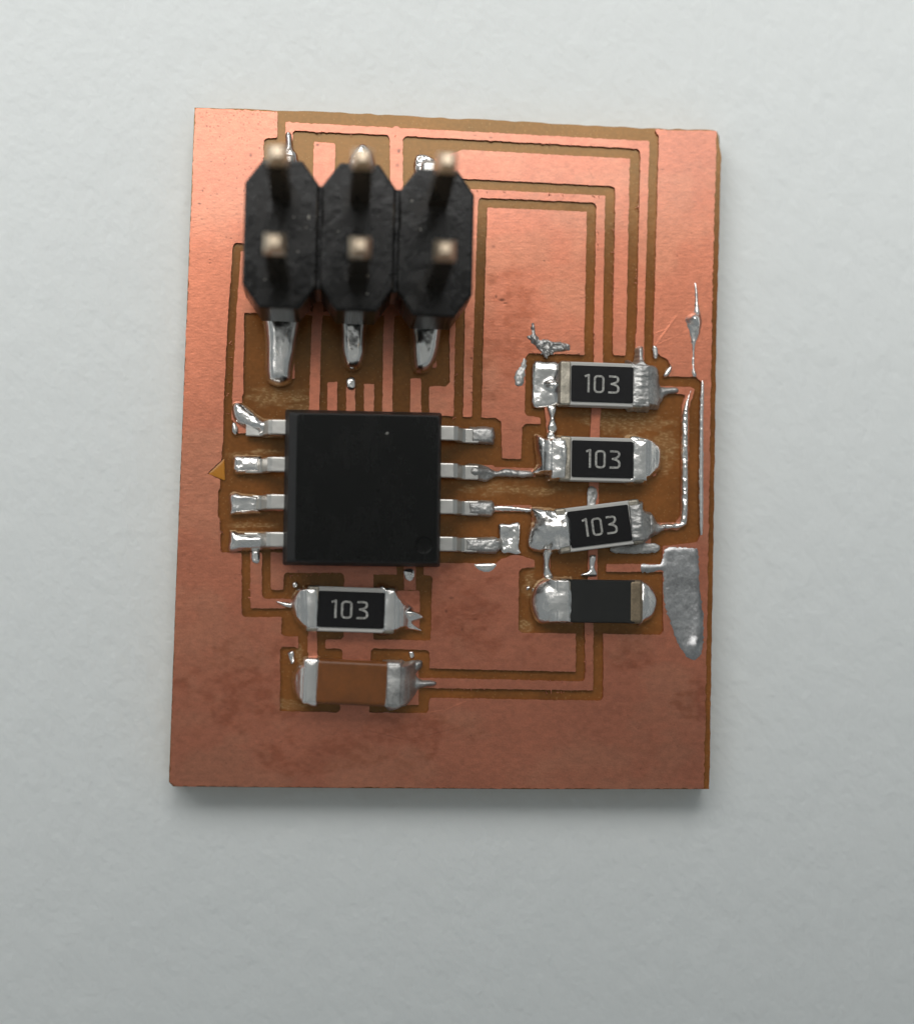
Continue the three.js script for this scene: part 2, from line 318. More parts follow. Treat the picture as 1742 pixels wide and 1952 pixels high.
// -------------------------------------------------------------------- board
const board = group('circuit_board', [0, 0, 0], scene);
board.userData = { label: 'small copper circuit board with chip, pin header and chip resistors on white paper', category: 'circuit board' };
const LAM = TOP - 0.11;                                             // bottom of the milled grooves
{
  const out = [[371, 205], [529, 211], [700, 218], [880, 227], [1060, 236], [1240, 246], [1368, 249], [1358, 620], [1354, 900], [1348, 1250], [1344, 1505], [1000, 1505], [660, 1503], [330, 1500], [322, 1492], [336, 1100], [352, 700]];
  const rings = [[], [], []], pts = [];
  for (let i = 0; i < out.length; i++) { const a = out[i], b = out[(i + 1) % out.length], n = Math.max(1, Math.round(Math.hypot(b[0] - a[0], b[1] - a[1]) / 7)); for (let k = 0; k < n; k++) pts.push([a[0] + (b[0] - a[0]) * k / n, a[1] + (b[1] - a[1]) * k / n]); }
  pts.forEach(([px, py], k) => {
    const [x, z] = P(px, py), right = px > 1338 ? 1 : 0, top = py < 252 && px < 1366 ? 1 : 0, left = px < 371 && py > 215 ? 1 : 0;
    const j = (noise(k / 2.5, 3, 1) - 0.5), q = (noise(k / 1.3, 7, 2) - 0.5);
    rings[0].push([x + right * (0.17 + 0.02 * j) * smooth(249, 300, py) + 0.02 * q, LAM, z - top * (0.05 + 0.05 * j)]);
    rings[1].push([x + right * (0.22 + 0.05 * j) - left * 0.06, LAM - 0.55, z - top * (0.14 + 0.16 * j + 0.08 * q) + (!top && !right && !left ? 0.02 * j : 0)]);
    rings[2].push([x + right * (0.24 + 0.05 * q) - left * 0.03, 0.012, z - top * (0.1 + 0.1 * q)]);
  });
  const n = pts.length, p = [], idx = [];
  for (const r of rings) for (const v of r) p.push(...v);
  for (let r = 0; r < 2; r++) for (let k = 0; k < n; k++) { const a = r * n + k, b = r * n + (k + 1) % n, c = a + n, d = b + n; idx.push(a, b, c, b, d, c); }
  const side = new THREE.BufferGeometry(); side.setAttribute('position', new THREE.Float32BufferAttribute(p, 3)); side.setIndex(idx); side.computeVertexNormals();
  const sh = new THREE.Shape(rings[0].map((v) => new THREE.Vector2(v[0], -v[2])));
  const cap = new THREE.ShapeGeometry(sh); cap.rotateX(-Math.PI / 2); cap.translate(0, LAM, 0); planarUV(cap);
  obj('board_base', cap, laminate, board);
  obj('board_edge', planarUV(side), edgeLaminate, board, 'rough cut edge of the tan laminate');
}

// the copper, as the mill left it: cuts first, then what stands inside the cleared fields
const ops = [];
const cut = (d) => ops.push([-1, d]), keep = (d) => ops.push([1, d]);
const poly = (...p) => polyDist(p), line = (w, ...p) => strokeDist(p, w);
const box = (x0, y0, x1, y1) => poly([x0, y0], [x1, y0], [x1, y1], [x0, y1]);
cut(poly([529, 190], [1240, 190], [1249, 250], [1255, 258], [1255, 275], [1237, 275], [1237, 269], [880, 250], [545, 233], [545, 262], [529, 264]));
cut(line(18, [1246.5, 262], [1236, 640], [1236, 700]));
cut(poly([503, 268], [508, 263], [558, 263], [558, 253], [562, 249], [738, 257], [743, 263], [745, 385], [745, 560], [600, 600], [503, 500]));
cut(poly([768, 264], [773, 259], [880, 265], [880, 286], [840, 300], [840, 430], [768, 430]));
cut(line(20, [785, 270], [1210, 293], [1203, 640], [1202, 690]));
cut(line(19, [880, 350], [1163, 364], [1158, 640], [1158, 690]));
cut(line(18, [887, 352], [885, 480], [878, 560], [873.5, 800]));
cut(line(18, [920, 386], [1127.5, 395], [1122.5, 640], [1122, 690]));
cut(line(18.5, [920, 386], [912, 640], [908, 812]));
cut(poly([1002, 680], [1008, 673], [1060, 674], [1114, 676], [1168, 677], [1194, 678], [1240, 676], [1248, 668], [1259, 679], [1272, 684], [1279, 699], [1268, 717], [1326, 718], [1338, 730], [1337, 850], [1336, 1015], [1328, 1034], [1262, 1041], [1264, 1203], [1258, 1210], [994, 1206], [988, 1200], [989, 1090], [995, 1083], [1019, 1081], [1018, 1068], [990, 1058], [978, 1057], [955, 1066], [945, 1074], [760, 1073], [760, 900], [845, 793], [945, 797], [955, 803], [957, 874], [993, 875], [995, 815], [1001, 808], [1030, 808], [1030, 796], [1006, 793], [1000, 787]));
cut(line(16, [452, 474], [443, 600], [435, 760], [434, 835], [430, 880], [426, 960], [429, 1045]));
cut(line(16, [452, 471], [520, 474]));
cut(poly([466, 596], [590, 600], [720, 600], [857, 600], [857, 728], [850, 736], [818, 737], [818, 792], [845, 793], [760, 900], [600, 1010], [548, 1053], [421, 1053], [421, 990], [416, 985], [416, 936], [427, 920], [430, 845], [436, 800], [446, 800], [464, 750]));
cut(poly([395, 903], [429, 872], [430, 918]));
cut(line(17, [469.5, 1050], [469.5, 1168], [548, 1168]));
cut(line(17, [508, 1050], [508, 1133], [552, 1133]));
cut(poly([541, 1097], [546, 1092], [651, 1092], [656, 1097], [655, 1214], [650, 1219], [610, 1219], [606, 1213], [541, 1213], [536, 1208], [537, 1175], [541, 1160]));
cut(poly([712, 1095], [819, 1097], [824, 1102], [821, 1221], [712, 1219]));
cut(line(13, [763, 1065], [763, 1100])); cut(line(15, [801, 1065], [800, 1100]));
cut(poly([534, 1238], [539, 1233], [562, 1233], [606, 1252], [606, 1236], [648, 1236], [653, 1241], [648, 1352], [644, 1358], [534, 1356]));
cut(poly([707, 1241], [712, 1236], [814, 1239], [819, 1244], [818, 1354], [813, 1360], [704, 1358]));
cut(line(18, [577.5, 1205], [577.5, 1245])); cut(line(16, [613, 1205], [613, 1245]));
cut(line(18, [815, 1283], [1106, 1290], [1106, 1195])); cut(line(19, [815, 1321], [1140, 1326], [1140, 1195]));
keep(line(13, [551, 238], [552, 330])); keep(poly([599, 270], [640, 274], [638, 330], [632, 440], [604, 440], [597, 330]));
keep(line(19, [618, 430], [603, 640], [598, 810])); keep(box(624, 728, 643, 810)); keep(box(660, 730, 677, 810)); keep(box(694, 732, 713, 810));
keep(line(19, [755, 250], [752, 400], [740, 655], [738, 810])); keep(box(782, 721, 803, 810)); keep(line(17, [454, 700], [453, 800]));
for (const r of [[516, 600, 562, 722], [656, 600, 690, 700], [792, 610, 832, 700], [532, 300, 558, 360], [668, 300, 708, 360], [796, 304, 836, 360]]) keep(box(...r));
for (const r of [[446, 800, 520, 826], [450, 873, 540, 896], [444, 945, 540, 974], [444, 1016, 540, 1044], [842, 817, 935, 839], [840, 887, 942, 911], [838, 957, 936, 976], [836, 1028, 950, 1048], [956, 1003, 986, 1050]]) keep(box(...r));
keep(box(938, 963, 1014, 975)); keep(poly([940, 890], [1020, 893], [1020, 908], [940, 908]));
for (const r of [[1018, 694, 1070, 772], [1212, 698, 1250, 776], [1022, 836, 1075, 902], [1205, 846, 1250, 908], [1014, 974, 1072, 1044], [1180, 990, 1240, 1046], [1030, 1110, 1090, 1180], [1200, 1116, 1236, 1178], [572, 1130, 612, 1192], [735, 1126, 800, 1200], [575, 1268, 612, 1336], [730, 1265, 798, 1344], [588, 1195, 604, 1265], [524, 1142, 562, 1159], [800, 1293, 830, 1311], [1114, 1185, 1131, 1215], [1155, 1075, 1268, 1090], [770, 1068, 793, 1125]]) keep(box(...r));
keep(poly([1250, 736], [1316, 738], [1324, 742], [1316, 760], [1305, 752], [1280, 749], [1262, 756], [1250, 778]));
keep(line(14, [1315, 748], [1306, 775], [1304, 985], [1290, 1003], [1245, 1003])); keep(line(17, [1219, 640], [1218, 720]));
keep(poly([1132, 676], [1149, 676], [1142, 850], [1138, 1110], [1120, 1110], [1124, 850]));
keep(line(14, [1045, 770], [1050, 840])); keep(line(14, [1042, 1045], [1042, 1105]));
const boardLine = polyDist([[373, 206.5], [450, 209], [529, 213], [700, 219], [880, 228], [1060, 237], [1240, 247], [1365, 250], [1356, 620], [1352, 900], [1346, 1250], [1341, 1503], [1000, 1503], [660, 1501], [331, 1498], [324, 1490], [337, 1100], [353, 700]]);
const copperDist = (x, y) => {
  let d = 30;
  for (const [s, f] of ops) { const v = f(x, y); d = s < 0 ? Math.min(d, -v) : Math.max(d, v); }
  d += (noise(x / 3.2, y / 3.2, 11) - 0.5) * 1.5 + (noise(x / 9, y / 9, 12) - 0.5) * 1.1;
  return Math.min(d, boardLine(x, y) + (noise(x / 6, y / 6, 14) - 0.5) * 3);
};
{
  const pieces = sheet([315, 198, 1375, 1512], 2.5, copperDist, () => TOP, LAM - 0.003).filter((g) => g.userData.area > 0.004);
  let n = 0;
  for (const g of pieces) { const a = g.userData.area; obj(a > 9 ? 'copper_pour' : a > 1.1 ? 'copper_trace' : 'copper_pad', g, copper, board); n++; }
  console.log('copper pieces', n, pieces.map((g) => g.userData.area.toFixed(2)).join(' '));
}
// amber nick left of the chip
obj('resin_bead', mergeGeometries(sheet([390, 865, 435, 925], 1.5, polyDist([[397, 903], [428, 874], [429, 916]]), (x, y, d) => LAM + 0.075 + 0.02 * Math.sqrt(clamp(d / 5)), LAM - 0.003)), amber, board, 'amber triangle beside the chip leads');

// burrs of copper along the milled edges
{
  const bits = [];
  const rows = [[[1141, 420], [1132, 660]], [[1219, 300], [1210, 650]], [[1172, 380], [1166, 650]], [[905, 365], [1150, 376]], [[566, 250], [1210, 282]], [[442, 640], [430, 830]], [[870, 640], [864, 800]], [[900, 640], [897, 800]], [[480, 1075], [478, 1140]], [[830, 1312], [1105, 1320]], [[830, 1294], [1090, 1300]], [[460, 1060], [460, 1170]], [[541, 1100], [650, 1090]], [[1120, 1205], [1115, 1290]], [[420, 990], [420, 1050]], [[1010, 672], [1110, 675]]];
  for (const [a, b] of rows) for (let k = 0; k < 9; k++) {
    const t = rnd(), px = a[0] + (b[0] - a[0]) * t + (rnd() - 0.5) * 3, py = a[1] + (b[1] - a[1]) * t + (rnd() - 0.5) * 3, [x, z] = P(px, py);
    const g = new THREE.ConeGeometry(0.012 + rnd() * 0.018, 0.06 + rnd() * 0.12, 4); g.rotateZ(1.0 + rnd() * 0.5); g.rotateY(rnd() * 6.3); g.translate(x, TOP + 0.012, z);
    bits.push(planarUV(g));
  }
  obj('copper_burr', mergeGeometries(bits), copper, board).userData.kind = 'stuff';
}
// ------------------------------------------------------------------- solder
// A puddle: outline on the photograph, domed from its edge (r pixels, h mm), raised by bumps [x, y, rx, ry, mm], roughened by n mm at s pixels
// where something seen at height h over the copper stands on the board, in photograph pixels of the board's plane
const drop = (h) => ([x, y]) => [NADIR[0] + (x - NADIR[0]) * (1 - h / D), NADIR[1] + (y - NADIR[1]) * (1 - h / D)];
function puddle({ at, over, oh = 0.66, h = 0.15, r = 12, bumps = [], n = 0.02, s = 7, mat = solder, low = TOP - 0.005, name = 'solder_joint', label, rag = 1, k = 5, sy }) {
  const pts = spline(at, k), d0 = polyDist(pts), sid = Math.round(at[0][0] * 7 + at[0][1]);
  const xs = at.map((p) => p[0]), ys = at.map((p) => p[1]);
  const dOver = over ? polyDist(over.map(drop(oh))) : null;
  const join = (x, y) => dOver ? Math.max(d0(x, y), dOver(x, y) + 4) : d0(x, y);
  const dist = (x, y) => join(x, y) + (noise(x / 4.5, y / 4.5, sid) - 0.5) * 2 * rag;
  const top = (x, y, d) => {
    const e = clamp(Math.max(join(x, y), 0.3 * d) / r), dome = Math.sqrt(1 - (1 - e) * (1 - e)), in_ = smooth(0, 6, d);
    let v = h * dome;
    for (const [bx, by, rx, ry, m] of bumps) v += m * Math.exp(-(((x - bx) / rx) ** 2 + ((y - by) / ry) ** 2)) * in_;
    if (dOver) { const q = oh * Math.max(smooth(-7, 4, dOver(x, y)), 0.97 * Math.sqrt(smooth(-30, 6, dOver(x, y)))) * smooth(0, 7, d) + 0.04 * smooth(0, 16, dOver(x, y)), m = 0.06; v = Math.max(v, q) + Math.max(0, m - Math.abs(v - q)) ** 2 / (4 * m); }
    v += n * 2 * (fbm(x / s, y / (sy ?? s), sid + 3, 3) - 0.5) * in_;
    return low + 0.005 + Math.max(0.004, v);
  };
  const gs = sheet([Math.min(...xs) - 8, Math.min(...ys) - 8, Math.max(...xs) + 8, Math.max(...ys) + 8], 1.5, dist, top, low);
  return obj(name, gs.length > 1 ? mergeGeometries(gs) : gs[0], mat, board, label);
}
// left leads of the chip
puddle({ over: [[486, 800], [540, 801], [540, 829], [494, 828]], oh: 0.33, at: [[443, 775], [450, 766], [462, 768], [480, 782], [500, 797], [520, 800], [540, 802], [540, 828], [515, 829], [498, 828], [478, 820], [455, 808], [445, 795]], h: 0.34, r: 16, n: 0.02, s: 10, bumps: [[505, 813, 16, 14, 0.2]] });
puddle({ at: [[443, 806], [450, 807], [455, 822], [449, 830], [442, 822]], h: 0.12, r: 7 });
puddle({ over: [[450, 869], [496, 871], [496, 899], [450, 899]], oh: 0.33, at: [[447, 868], [470, 872], [496, 876], [498, 886], [496, 896], [470, 899], [446, 899], [444, 885]], h: 0.36, r: 13, n: 0.03, s: 12 });
puddle({ over: [[446, 942], [494, 947], [494, 974], [446, 977]], oh: 0.33, at: [[437, 945], [448, 937], [470, 944], [490, 950], [496, 960], [480, 968], [455, 976], [440, 983], [438, 966]], h: 0.34, r: 13, n: 0.03, s: 12, bumps: [[470, 948, 18, 6, 0.12], [476, 964, 14, 4, -0.14]] });
puddle({ over: [[446, 1017], [538, 1017], [538, 1043], [448, 1047]], oh: 0.33, at: [[438, 1012], [450, 1011], [462, 1018], [500, 1014], [535, 1017], [538, 1036], [510, 1042], [480, 1045], [445, 1053], [435, 1046], [437, 1030]], h: 0.34, r: 15, n: 0.02, s: 10, bumps: [[470, 1030, 24, 8, 0.1], [512, 1028, 14, 12, 0.24]] });
puddle({ at: [[481, 1050], [494, 1050], [495, 1072], [481, 1071]], h: 0.09, r: 7 });
// right leads
puddle({ over: [[899, 816], [939, 817], [939, 842], [899, 841]], oh: 0.3, at: [[899, 816], [938, 816], [939, 843], [899, 840]], h: 0.31, r: 9, mat: dull, k: 3 });
puddle({ at: [[883, 826], [892, 822], [898, 830], [894, 842], [884, 840]], h: 0.12, r: 8, mat: dull });
puddle({ at: [[882, 890], [900, 884], [925, 888], [945, 898], [962, 893], [985, 896], [1012, 898], [1020, 905], [1000, 910], [970, 909], [945, 909], [925, 918], [905, 915], [885, 912]], h: 0.16, r: 10, n: 0.05, s: 9, mat: dull, bumps: [[905, 900, 16, 12, 0.2]] });
puddle({ over: [[893, 957], [937, 957], [936, 980], [894, 979]], oh: 0.3, at: [[893, 956], [935, 955], [942, 966], [938, 980], [895, 979]], h: 0.31, r: 9, n: 0.03, mat: dull });
puddle({ at: [[938, 966], [962, 964], [990, 967], [1014, 970], [1012, 976], [985, 974], [945, 973]], h: 0.06, r: 5 });
puddle({ over: [[888, 1028], [945, 1027], [945, 1051], [888, 1050]], oh: 0.3, at: [[888, 1028], [930, 1024], [945, 1028], [956, 1027], [951, 1050], [930, 1053], [888, 1050]], h: 0.31, r: 9, n: 0.03, mat: dull, bumps: [[946, 1030, 6, 5, 0.1]] });
puddle({ at: [[950, 1000], [970, 999], [990, 998], [990, 1030], [989, 1045], [993, 1054], [984, 1057], [972, 1054], [956, 1053], [953, 1028]], h: 0.1, r: 9, n: 0.05, s: 14, bumps: [[968, 1028, 9, 16, -0.09]] });
puddle({ at: [[905, 1076], [925, 1074], [946, 1075], [938, 1086], [925, 1090], [912, 1085]], h: 0.05, r: 6, name: 'solder_splash' });
// top right resistor
puddle({ at: [[1016, 692], [1040, 690], [1066, 691], [1072, 715], [1076, 735], [1076, 765], [1068, 773], [1048, 775], [1016, 776], [1014, 740]], h: 0.12, r: 8, n: 0.03, s: 16, bumps: [[1047, 735, 9, 8, 0.18], [1074, 735, 16, 36, 0.5], [1040, 705, 18, 9, 0.08]] });
puddle({ at: [[1042, 774], [1060, 776], [1057, 796], [1062, 818], [1052, 828], [1043, 817], [1047, 797]], h: 0.14, r: 8, n: 0.03, name: 'solder_bridge' });
puddle({ at: [[1012, 618], [1019, 620], [1020, 634], [1028, 647], [1045, 648], [1062, 652], [1085, 656], [1082, 668], [1060, 671], [1049, 676], [1041, 685], [1032, 673], [1022, 662], [1014, 652], [1004, 641], [1012, 636]], h: 0.09, r: 6, n: 0.12, s: 6, rag: 3, mat: dull, name: 'solder_splash', label: 'ragged scrap of solder above the top right resistor' });
puddle({ at: [[998, 682], [1003, 692], [1000, 712], [996, 731], [985, 736], [980, 718], [984, 708], [991, 700]], h: 0.05, r: 6, n: 0.04, mat: dull, rag: 2, name: 'solder_splash' });
puddle({ over: [[1205, 692], [1240, 694], [1240, 778], [1204, 776]], at: [[1190, 692], [1206, 690], [1211, 664], [1225, 663], [1227, 692], [1250, 700], [1255, 720], [1258, 737], [1288, 739], [1290, 748], [1268, 754], [1257, 770], [1252, 780], [1230, 780], [1190, 778]], h: 0.16, r: 9, n: 0.03, s: 14, sy: 5, mat: dull, bumps: [[1214, 735, 20, 60, 0.58]] });
puddle({ at: [[1243, 660], [1252, 662], [1253, 680], [1246, 683]], h: 0.08, r: 5, name: 'solder_splash' });
puddle({ at: [[1263, 717], [1269, 704], [1278, 697], [1279, 706], [1272, 718]], h: 0.12, r: 5, name: 'solder_splash' });
puddle({ at: [[1324, 540], [1328, 552], [1330, 577], [1334, 597], [1337, 613], [1333, 634], [1326, 652], [1323, 670], [1323, 700], [1327, 716], [1319, 716], [1319, 680], [1318, 655], [1312, 628], [1306, 610], [1312, 600], [1321, 594], [1324, 577]], h: 0.09, r: 9, n: 0.02, bumps: [[1320, 609, 9, 10, 0.22], [1327, 620, 7, 14, 0.12]], name: 'solder_splash', label: 'tear shaped solder splash at the right edge' });
puddle({ at: [[1318, 742], [1313, 760], [1311, 800], [1311, 900], [1310, 985], [1302, 1004], [1275, 1009], [1258, 1006], [1262, 998], [1288, 997], [1297, 985], [1298, 900], [1299, 800], [1304, 770], [1312, 752]], h: 0.13, r: 7, n: 0.06, s: 8, sy: 6, name: 'solder_track' });
puddle({ at: [[1336, 730], [1341, 735], [1340, 800], [1340, 900], [1339, 1012], [1333, 1012], [1332, 900], [1333, 800]], h: 0.07, r: 4.5, n: 0.02, s: 8, sy: 5, name: 'solder_track' });
// second resistor
puddle({ over: [[1050, 836], [1082, 836], [1080, 914], [1048, 914]], at: [[1017, 830], [1028, 829], [1040, 836], [1050, 832], [1076, 833], [1080, 870], [1079, 903], [1062, 910], [1045, 906], [1022, 906], [1010, 902], [1022, 885], [1019, 860]], h: 0.34, r: 14, n: 0.025, s: 16, sy: 11, bumps: [[1072, 868, 18, 36, 0.46], [1050, 852, 22, 7, 0.1], [1026, 838, 8, 8, 0.12], [1040, 868, 18, 26, 0.12]] });
puddle({ at: [[1043, 824], [1056, 824], [1058, 838], [1042, 838]], h: 0.16, r: 7, name: 'solder_bridge' });
puddle({ over: [[1206, 836], [1236, 838], [1235, 918], [1204, 917]], at: [[1188, 835], [1228, 834], [1252, 846], [1259, 862], [1257, 892], [1245, 906], [1226, 918], [1188, 921]], h: 0.34, r: 18, n: 0.02, s: 14, bumps: [[1214, 877, 22, 60, 0.3], [1228, 852, 12, 8, 0.05]] });
// third resistor
puddle({ over: [[1056, 980], [1081, 977], [1090, 1045], [1064, 1048]], at: [[1010, 968], [1035, 967], [1060, 970], [1090, 974], [1098, 1000], [1098, 1034], [1076, 1050], [1048, 1055], [1020, 1051], [1005, 1040], [1008, 1010], [1015, 990]], h: 0.36, r: 24, n: 0.035, s: 14, bumps: [[1052, 1006, 28, 22, 0.34], [1074, 1008, 14, 40, 0.3], [1045, 975, 20, 6, 0.08]] });
puddle({ at: [[1036, 1048], [1056, 1048], [1049, 1062], [1047, 1080], [1053, 1098], [1036, 1100], [1035, 1075]], h: 0.14, r: 8, name: 'solder_bridge' });
puddle({ over: [[1196, 961], [1224, 958], [1232, 1032], [1205, 1035]], at: [[1188, 972], [1190, 960], [1222, 956], [1225, 972], [1241, 978], [1253, 998], [1270, 1004], [1258, 1014], [1240, 1025], [1226, 1034], [1192, 1037]], h: 0.18, r: 12, n: 0.025, s: 14, sy: 6, mat: dull, bumps: [[1212, 998, 20, 56, 0.56]] });
puddle({ at: [[1121, 930], [1137, 932], [1136, 955], [1132, 968], [1120, 966]], h: 0.04, r: 6, n: 0.05, mat: dull, name: 'solder_track' });
puddle({ at: [[1123, 1060], [1136, 1060], [1133, 1080], [1137, 1098], [1110, 1098], [1110, 1093], [1122, 1086]], h: 0.09, r: 6, name: 'solder_bridge' });
puddle({ at: [[1170, 1040], [1248, 1036], [1249, 1053], [1172, 1054]], h: 0.04, r: 6, n: 0.02, mat: dull, k: 3 });
// unmarked component
puddle({ over: [[1060, 1103], [1088, 1103], [1088, 1188], [1060, 1188]], oh: 0.76, at: [[1011, 1138], [1019, 1113], [1040, 1099], [1055, 1101], [1075, 1105], [1092, 1104], [1094, 1186], [1070, 1189], [1045, 1191], [1022, 1186], [1012, 1162]], h: 0.5, r: 32, n: 0.03, s: 20, bumps: [[1068, 1145, 32, 40, 0.34]] });
puddle({ at: [[1214, 1110], [1235, 1112], [1247, 1130], [1251, 1150], [1243, 1175], [1226, 1187], [1214, 1187]], h: 0.26, r: 22, n: 0.03, s: 14, bumps: [[1214, 1148, 16, 40, 0.3]] });
puddle({ at: [[1268, 1047], [1290, 1044], [1327, 1047], [1331, 1080], [1333, 1120], [1339, 1170], [1340, 1210], [1337, 1240], [1326, 1256], [1312, 1255], [1300, 1240], [1286, 1215], [1275, 1180], [1266, 1150], [1264, 1110], [1262, 1088], [1240, 1090], [1222, 1090], [1222, 1076], [1250, 1076], [1262, 1070]], h: 0.05, r: 10, n: 0.012, s: 12, mat: smearMetal, rag: 2, bumps: [[1322, 1232, 12, 16, 0.14], [1328, 1190, 8, 40, 0.04]], name: 'solder_smear', label: 'long flat grey smear of solder at the right edge' });
// lower left resistor
puddle({ over: [[580, 1119], [606, 1120], [607, 1202], [582, 1200]], at: [[553, 1150], [560, 1130], [576, 1118], [622, 1120], [626, 1160], [622, 1200], [595, 1205], [576, 1195], [561, 1178]], h: 0.42, r: 28, n: 0.02, s: 18, bumps: [[594, 1160, 22, 56, 0.3]] });
puddle({ at: [[526, 1146], [545, 1147], [560, 1151], [560, 1160], [545, 1158], [536, 1153]], h: 0.1, r: 5, name: 'solder_bridge' });
puddle({ over: [[731, 1121], [756, 1122], [755, 1205], [730, 1205]], at: [[716, 1118], [750, 1120], [772, 1145], [804, 1171], [805, 1180], [786, 1186], [805, 1203], [772, 1200], [716, 1208]], h: 0.18, r: 10, n: 0.02, s: 16, bumps: [[738, 1162, 18, 60, 0.5], [758, 1148, 14, 8, 0.16], [782, 1168, 20, 6, 0.14]] });
puddle({ at: [[770, 1086], [788, 1085], [790, 1100], [782, 1108], [772, 1102]], h: 0.08, r: 5, n: 0.05, name: 'solder_splash' });
puddle({ at: [[557, 1112], [566, 1108], [568, 1117], [560, 1121]], h: 0.1, r: 5, name: 'solder_splash' });
// capacitor
puddle({ over: [[580, 1257], [608, 1257], [606, 1344], [578, 1342]], oh: 1.13, at: [[556, 1300], [562, 1276], [580, 1259], [608, 1256], [612, 1300], [608, 1345], [585, 1343], [565, 1328]], h: 0.66, r: 44, n: 0.012, s: 22, bumps: [[608, 1300, 24, 46, 0.56]] });
puddle({ over: [[735, 1264], [768, 1265], [766, 1349], [733, 1347]], oh: 1.13, at: [[733, 1263], [762, 1262], [802, 1258], [803, 1272], [792, 1284], [802, 1295], [818, 1296], [830, 1299], [829, 1306], [800, 1312], [790, 1325], [772, 1345], [735, 1348]], h: 0.22, r: 14, n: 0.02, s: 14, mat: dull, bumps: [[738, 1304, 26, 40, 0.85]] });
puddle({ at: [[549, 1246], [560, 1240], [562, 1260], [555, 1266]], h: 0.08, r: 5, n: 0.06, rag: 2, low: LAM, name: 'solder_splash' });
puddle({ at: [[780, 1243], [788, 1242], [790, 1252], [783, 1256]], h: 0.06, r: 4, low: LAM, name: 'solder_splash' });
puddle({ at: [[1004, 1119], [1010, 1117], [1011, 1122], [1004, 1125]], h: 0.06, r: 3, low: LAM, name: 'solder_splash' });
// header pads
puddle({ at: [[507, 590], [570, 590], [568, 650], [560, 700], [556, 728], [540, 737], [518, 734], [507, 718], [506, 660]], h: 0.66, r: 24, n: 0.035, s: 18, sy: 40 });
puddle({ at: [[650, 590], [698, 590], [698, 640], [697, 680], [688, 702], [672, 708], [658, 702], [649, 676], [648, 640]], h: 0.7, r: 17, n: 0.03, s: 16, sy: 24 });
puddle({ at: [[784, 600], [840, 600], [840, 640], [834, 680], [822, 704], [804, 714], [788, 708], [783, 680], [781, 640]], h: 0.72, r: 19, n: 0.02, s: 18, sy: 26, bumps: [[794, 662, 10, 14, 0.12]] });
puddle({ at: [[661, 722], [676, 720], [678, 738], [670, 744], [661, 738]], h: 0.12, r: 7, name: 'solder_splash' });
puddle({ at: [[545, 254], [555, 255], [560, 285], [568, 300], [566, 350], [526, 350], [530, 300], [543, 280]], h: 0.2, r: 10, n: 0.04, s: 10 });
puddle({ at: [[672, 290], [686, 276], [698, 278], [712, 300], [716, 350], [662, 350], [664, 308]], h: 0.3, r: 16, n: 0.04, s: 12 });
puddle({ at: [[792, 298], [812, 296], [830, 306], [838, 325], [838, 360], [792, 360], [790, 330]], h: 0.22, r: 12, n: 0.09, s: 9 });

// --------------------------------------------------------------- components
const rotY = (g, a, x, y, z) => { g.rotateY(a); g.translate(x, y, z); return g; };
// where a flat rectangle lies, from its four corners on the photograph (upper left first, clockwise) at height h over the copper
function fit(c, h) {
  const q = c.map(([x, y]) => P(x, y, h)), mid = [0, 1].map((k) => q.reduce((s, p) => s + p[k], 0) / 4);
  const len = (a, b) => Math.hypot(b[0] - a[0], b[1] - a[1]);
  const dx = q[1][0] - q[0][0] + q[2][0] - q[3][0], dz = q[1][1] - q[0][1] + q[2][1] - q[3][1];
  return { x: mid[0], z: mid[1], a: -Math.atan2(dz, dx), w: (len(q[0], q[1]) + len(q[3], q[2])) / 2, d: (len(q[1], q[2]) + len(q[0], q[3])) / 2 };
}
function chamferBox(w, h, d, r, seg = 2) { return new RoundedBoxGeometry(w, h, d, seg, r); }

function printMap(text, n) {
  const c = document.createElement('canvas'); c.width = 512; c.height = 320;
  const x = c.getContext('2d');
  x.fillStyle = '#0d0c0e'; x.fillRect(0, 0, 512, 320);
  x.strokeStyle = '#a9a8a2'; x.lineWidth = 18; x.lineCap = 'butt'; x.lineJoin = 'round';
  const dig = { 1: (o) => { x.beginPath(); x.moveTo(o + 2, 98); x.lineTo(o + 34, 84); x.lineTo(o + 34, 236); x.stroke(); }, 0: (o) => { x.beginPath(); x.roundRect(o + 4, 92, 70, 138, 26); x.stroke(); }, 3: (o) => { x.beginPath(); x.moveTo(o + 4, 92); x.lineTo(o + 58, 92); x.quadraticCurveTo(o + 80, 96, o + 78, 118); x.quadraticCurveTo(o + 76, 146, o + 26, 156); x.quadraticCurveTo(o + 84, 166, o + 82, 200); x.quadraticCurveTo(o + 80, 230, o + 54, 230); x.lineTo(o, 230); x.stroke(); } };
  [...text].forEach((t, k) => dig[t]([110, 190, 305][k] + [0, 8, 4, -6][n]));
  const im = x.getImageData(0, 0, 512, 320), p = im.data;
  for (let k = 0; k < p.length; k += 4) { const X = (k / 4) % 512, Y = Math.floor(k / 4 / 512), q = 0.62 + 0.62 * fbm(X / 12, Y / 12, 66 + n * 7, 4); for (let m = 0; m < 3; m++) p[k + m] = clamp(p[k + m] * q, 0, 255); }
  x.putImageData(im, 0, 0);
  const t = new THREE.CanvasTexture(c); t.colorSpace = THREE.SRGBColorSpace; t.flipY = true;
  return t;
}
let prints = 0;
const printed = () => new THREE.MeshPhysicalMaterial({ name: 'printed_coat', specularIntensity: 0.5, map: printMap('103', prints++), roughness: 0.36, bumpMap: grain, bumpScale: 0.000006 });

